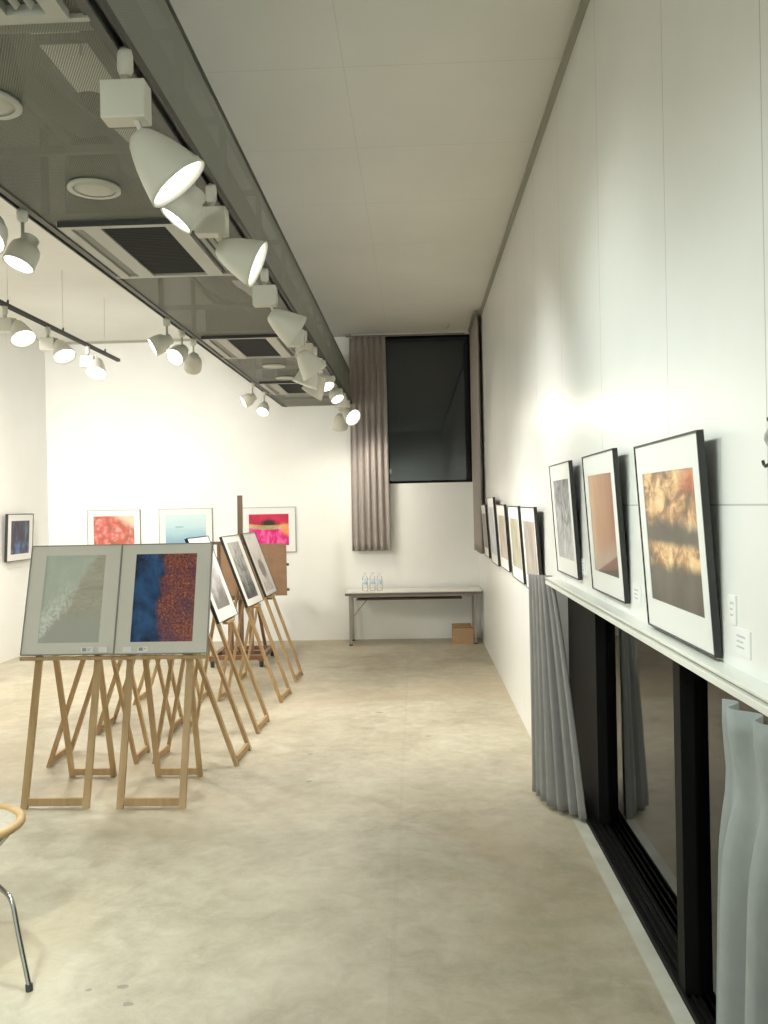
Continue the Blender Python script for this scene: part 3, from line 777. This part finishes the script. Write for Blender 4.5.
# cassette air conditioners let into the bottom
def make_ac(label):
    t = thing('air_conditioner', label, 'air conditioner', (0, 0, 0), (0, 0, 0), 'air conditioners in the duct')
    W0, W1, L = -1.498, -.827, .405
    xs = (-1.325, -1.045)
    p = MB()
    # flush frame with two long outlet slots
    p.box((W0, -L, .0), (W0 + .045, L, .03)).box((W1 - .045, -L, 0), (W1, L, .03))
    p.box((W0 + .045, -L, 0), (W1 - .045, -L + .03, .03)).box((W0 + .045, L - .03, 0), (W1 - .045, L, .03))
    p.box((xs[0] - .075, -L + .03, 0), (xs[0], L - .03, .03)).box((xs[1], -L + .03, 0), (xs[1] + .075, L - .03, .03))
    p.build('panel', 'ac_panel', t)
    g = MB().box((xs[0], -L + .03, .018), (xs[1], L - .03, .03))
    k = -L + .045
    while k < L - .04:
        g.box((xs[0], k, .006), (xs[1], k + .006, .018)); k += .022
    g.build('intake_grille', 'ac_dark', t)
    for (u, w) in ((W0 + .045, xs[0] - .075), (xs[1] + .075, W1 - .045)):
        MB().box((u, -L + .03, .026), (w, L - .03, .03)).build('outlet_slot', 'duct_dark', t)
        m = MB()
        for q in (.33, .7):
            c = u + (w - u) * q
            m.beam((c, -L + .04, .014), (c, L - .04, .014), .018, .004, (.6, 0, .8))
        m.build('louvre', 'ac_panel', t)
    MB().box((W0, -L - .004, .001), (W1, -L, .045)).build('shaded_edge', 'ac_dark', t)  # near edge coloured dark to hold the shade that falls there
    MB().box((W0 + .03, -L + .02, .03), (W1 - .03, L - .02, .24)).build('housing', 'duct_dark', t)
    return t
acs = ['grey ceiling cassette air conditioner in the duct, cut off at the top left corner', 'grey ceiling cassette air conditioner in the duct behind the third big spotlight',
       'grey ceiling cassette air conditioner in the middle of the duct', 'grey ceiling cassette air conditioner in the duct nearest the end wall']
ac0 = make_ac(acs[0])
for k, lb in enumerate(acs):
    o = ac0 if k == 0 else copy_tree(ac0)
    o['label'] = lb; a, c = CY[k + 1]; o.location = (0, (a + c) / 2, DZ0 - .022)

# unlit downlights showing through the perforated sheet
def make_dl(label):
    t = thing('downlight', label, 'downlight', (0, 0, 0), (0, 0, 0), 'round downlights in the duct')
    MB().lathe([(.098, .012), (.105, .06), (.085, .17), (.06, .22), (.06, .34), (0, .34)], 24).build('can', 'duct_dark', t)
    MB().lathe([(.078, -.006), (.098, -.006), (.098, .004), (.078, .004), (.078, -.006)], 28).build('rim', 'off_lens', t)
    MB().lathe([(0, -.008), (.05, -.006), (.08, -.002), (.08, .004), (0, .004)], 28).build('cover', 'off_lens', t)
    return t
dls = [('unlit round downlight in the duct at the left picture edge', 2.50), ('unlit round downlight in the duct beside the nearest big spotlight', 3.19),
       ('unlit round downlight between the second and third air conditioners', 7.28), ('unlit round downlight just before the last air conditioner', 7.96)]
dl0 = make_dl(dls[0][0])
for k, (lb, y) in enumerate(dls):
    o = dl0 if k == 0 else copy_tree(dl0)
    o['label'] = lb; o.location = (-1.195 if k else -1.255, y, DZ0 - .006)

# ------------------------------------------------------------------ lighting tracks
TR, TL, TZ = DX1 + .012, DX0 - .012, DZ0 - .002
def track(label, x, y0, y1, z):
    t = thing('lighting_track', label, 'track', (x, 0, z), (0, 0, 0), 'lighting tracks')
    MB().box((-.017, y0, 0), (-.009, y1, .028)).box((.009, y0, 0), (.017, y1, .028)).box((-.009, y0, .018), (.009, y1, .028)).build('channel', 'dark_track', t)
    MB().box((-.018, y1, -.001), (.018, y1 + .02, .029)).build('end_cap', 'dark_track', t)
    return t
track('dark lighting track along the right lower edge of the duct', TR, DY0, YF - .18, TZ)
track('dark lighting track along the left lower edge of the duct', TL, DY0, YF - .05, TZ)
MX, MZ = -3.0, 3.135
tm = track('thin dark lighting track hung on wires at the left', MX, .6, 8.55, MZ)
for y in (1.4, 3.6, 5.2, 6.22, 7.21, 8.2):
    MB().cyl((0, y, .028), (0, y, HC - MZ), .0013, 6).build('hanging_wire', 'wire', tm)
    MB().cyl((0, y, .026), (0, y, .06), .008, 8).build('wire_grip', 'dark_track', tm)

# spotlight with a ballast box and a bell shaped head
def bell(scale):
    return [(0, .024), (.026, .024), (.038, .012), (.050, -.012), (.064, -.045), (.077, -.085), (.087, -.122), (.091, -.140), (.087, -.140), (.083, -.121), (.073, -.085), (.058, -.047), (.03, -.03), (0, -.03)]
def make_bell(label):
    t = thing('track_spotlight', label, 'spotlight', (0, 0, 0), (0, 0, 0), 'spotlights along the duct and tracks')
    MB().lathe([(0, .004), (.017, .004), (.021, -.012), (.021, -.052), (.014, -.068), (0, -.07)], 18).build('adapter', 'white_metal', t)
    MB().box((-.060, -.032, -.190), (.060, .032, -.088), .004).cyl((0, 0, -.088), (0, 0, -.06), .014, 12).build('ballast_box', 'white_metal', t)
    MB().beam((.03, 0, -.19), (.045, 0, -.235), .022, .012, (0, 1, 0)).cyl((.045, -.02, -.235), (.045, .02, -.235), .012, 12).build('arm', 'white_metal', t)
    h = MB().lathe(bell(1), 32).build('head', 'white_metal', t, (.045, 0, -.245))
    MB().lathe([(0, -.098), (.076, -.100), (.076, -.104), (0, -.104)], 28).build('lamp_lens', 'lens', h)
    return t
def make_drum(label):
    t = thing('track_spotlight', label, 'spotlight', (0, 0, 0), (0, 0, 0), 'spotlights along the duct and tracks')
    MB().lathe([(0, .004), (.02, .004), (.024, -.01), (.022, -.04), (.012, -.05), (0, -.05)], 18).build('adapter', 'white_metal', t)
    MB().cyl((0, 0, -.045), (0, 0, -.125), .007, 12).cyl((-.014, 0, -.125), (.014, 0, -.125), .013, 12).build('arm', 'white_metal', t)
    h = MB().lathe([(0, .03), (.03, .03), (.036, .024), (.036, .0), (.056, -.02), (.061, -.04), (.063, -.105), (.058, -.105), (.055, -.06), (0, -.058)], 28).build('head', 'white_metal', t, (0, 0, -.14))
    MB().lathe([(0, -.094), (.057, -.095), (.057, -.099), (0, -.099)], 28).build('lamp_lens', 'lens', h)
    return t
bell0 = drum0 = None
def aim(head, d):
    head.rotation_mode = 'QUATERNION'
    head.rotation_quaternion = Vector((0, 0, -1)).rotation_difference(Vector(d).normalized())
def lamp(kind, label, loc, d, power, color, cone=100, blend=1.0, rotz=0.0, lit=True):
    global bell0, drum0
    if kind == 'bell':
        if bell0 is None: o = bell0 = make_bell(label)
        else: o = copy_tree(bell0)
    else:
        if drum0 is None: o = drum0 = make_drum(label)
        else: o = copy_tree(drum0)
    o['label'] = label; o.location = loc; o.rotation_euler = (0, 0, rotz)
    hd = [k for k in bpy.data.objects if k.parent == o and k.name.startswith('head')][0]
    dl = Vector(d); dl.rotate(Matrix.Rotation(-rotz, 3, 'Z'))
    aim(hd, dl)
    LAMPS.append((hd, kind, power, color, cone, blend))
    return o
LAMPS = []
COOL, MID, WARM = (.905, 1.0, .93), (1.0, .985, .92), (1.0, .91, .76)
PW = 1.7
# right track of the duct
lamp('bell', 'big white bell spotlight nearest the viewer on the duct, shining right', (TR, 2.255, TZ), (.62, .16, -.76), 38, COOL)
lamp('drum', 'white drum spotlight turned left, behind the nearest bell spotlight', (TR, 2.95, TZ), (-.57, -.135, -.77), 40, COOL)
lamp('bell', 'big white bell spotlight turned right in front of the first air conditioner', (TR, 3.21, TZ), (.88, .06, -.40), 40, COOL)
lamp('bell', 'white bell spotlight facing away to the right, fourth along the duct edge', (TR, 4.35, TZ), (.76, .35, -.50), 75, MID)
lamp('bell', 'brightly lit white bell spotlight halfway down the duct edge', (TR, 5.45, TZ), (.52, .30, -.80), 90, MID)
lamp('bell', 'white bell spotlight halfway down the duct turned left and down', (TR, 5.90, TZ), (-.36, .05, -.93), 60, MID)
lamp('drum', 'small drum spotlight beyond the halfway pair, showing a small round glow', (TR, 7.1, TZ), (.35, -.40, -.80), 40, MID)
lamp('drum', 'small drum spotlight next after the one with the small round glow', (TR, 7.95, TZ), (.42, -.40, -.80), 40, WARM)
lamp('bell', 'dull white bell spotlight turned left and down near the last air conditioner', (TR, 6.5, TZ), (-.55, .1, -.8), 50, WARM)
lamp('bell', 'glaring bell spotlight at the far end of the duct beside the curtain', (TR, 8.8, TZ), (.62, -.60, -.50), 40, WARM)
lamp('bell', 'dim bell spotlight low at the far end of the duct, turned to the end wall', (TR, 9.15, TZ), (-.1, .62, -.80), 30, WARM, rotz=PI)
lamp('drum', 'last small spotlight on the right edge of the duct', (TR, 9.75, TZ), (.4, .2, -.85), 25, WARM)
# left track of the duct
o = lamp('drum', 'white drum spotlight hanging at the left edge of the duct, nearest fully seen', (TL, 3.40, TZ), (-.26, -.30, -.88), 60, COOL)
for k in [k for k in bpy.data.objects if k.parent == o and k.name.startswith('head')]: k.location = (.022, 0, -.135)
lamp('drum', 'glaring drum spotlight cut off by the left picture edge', (TL, 3.16, TZ), (.05, -.55, -.70), 60, COOL)
lamp('drum', 'drum spotlight on the left of the duct, first of the middle three', (TL, 5.40, TZ), (-.80, -.34, -.45), 110, MID)
lamp('drum', 'drum spotlight on the left of the duct, second of the middle three', (TL, 5.75, TZ), (-.25, -.65, -.5), 70, MID)
lamp('drum', 'drum spotlight on the left of the duct facing the end wall, third of three', (TL, 6.05, TZ), (-.3, .8, -.55), 100, WARM)
lamp('drum', 'drum spotlight near the far left end of the duct, turned left', (TL, 8.25, TZ), (-.80, -.30, -.45), 110, WARM)
lamp('drum', 'glaring drum spotlight at the far left end of the duct', (TL, 8.9, TZ), (-.1, -.62, -.72), 70, WARM)
# wire hung track: heads carried beside their boxes
for lb, y, d in [('spotlight on the wire hung track nearest the left picture edge', 6.17, (.45, -.34, -.82)),
                 ('middle spotlight on the wire hung track', 6.90, (.45, -.34, -.82)), ('last spotlight at the end of the wire hung track', 7.75, (.05, -.45, -.80))]:
    o = lamp('bell', lb, (MX, y, MZ), d, 70, MID)
    for k in [k for k in bpy.data.objects if k.parent == o]:
        if k.name.startswith('head'): k.location = (.095, 0, -.14)
        if k.name.startswith('arm'): k.location = (.045, 0, .10)

for i, (hd, kind, power, color, cone, blend) in enumerate(LAMPS):
    L = bpy.data.lights.new('spot_light', 'SPOT'); L.energy = power * PW; L.color = color
    L.spot_size = R(cone); L.spot_blend = blend; L.shadow_soft_size = .09
    o = bpy.data.objects.new('spot_light', L); COL.objects.link(o); o.parent = hd
    o.location = (0, 0, -.115 if kind == 'bell' else -.11)

# added fill spots without lamp bodies, standing in for unseen lamps
def fill_spot(x, y, z, target, power, color, cone=95, blend=1.0):
    L = bpy.data.lights.new('spot_light', 'SPOT'); L.energy = power * PW; L.color = color
    L.spot_size = R(cone); L.spot_blend = blend; L.shadow_soft_size = .12
    o = bpy.data.objects.new('spot_light', L); COL.objects.link(o); o.location = (x, y, z)
    o.rotation_mode = 'QUATERNION'
    o.rotation_quaternion = Vector((0, 0, -1)).rotation_difference((Vector(target) - Vector((x, y, z))).normalized())
fill_spot(MX - .3, 5.0, MZ - .25, (-4.5, 7.8, 1.2), 240, MID)
fill_spot(-3.5, 6.4, MZ - .35, (-3.2, 10.2, 1.4), 155, MID, 110)
fill_spot(MX, 3.4, MZ - .25, (-4.5, 5.0, 1.2), 170, MID)
fill_spot(TR, .9, TZ - .2, (.75, 1.7, .9), 26, COOL)
fill_spot(TR, 1.5, TZ - .2, (.75, 2.5, 1.0), 26, COOL)
fill_spot(TL, 1.2, TZ - .2, (-1.3, 3.6, .0), 120, COOL, 44)
fill_spot(TL, -.2, TZ - .2, (-1.8, 4.8, 1.1), 80, COOL, 70)
fill_spot(TL, -.9, TZ - .2, (-3.0, -2.5, .0), 190, COOL, 130)
fill_spot(TR, -1.2, TZ - .2, (0, -2.8, 1.2), 150, COOL, 130)

# ------------------------------------------------------------------ world, camera, colour
W = bpy.data.worlds.new('night'); S.world = W; W.use_nodes = True
W.node_tree.nodes['Background'].inputs[0].default_value = (.010, .011, .014, 1)
W.node_tree.nodes['Background'].inputs[1].default_value = .4

cd = bpy.data.cameras.new('camera'); cam = bpy.data.objects.new('camera', cd); COL.objects.link(cam); S.camera = cam
cd.sensor_fit = 'HORIZONTAL'; cd.sensor_width = 36.0; cd.lens = 850 / 768 * 36.0
cd.clip_start = .05; cd.clip_end = 100
yaw, pitch, roll = .03777, -.00627, R(1.2)
rot = Matrix.Rotation(yaw, 4, 'Z') @ Matrix.Rotation(PI / 2 + pitch, 4, 'X') @ Matrix.Rotation(-roll, 4, 'Z')
cam.matrix_world = Matrix.Translation((0, 0, 1.6)) @ rot
S.view_settings.view_transform = 'Standard'; S.view_settings.look = 'None'
S.view_settings.gamma = 1; S.view_settings.use_curve_mapping = False
S.view_settings.exposure = 0.0
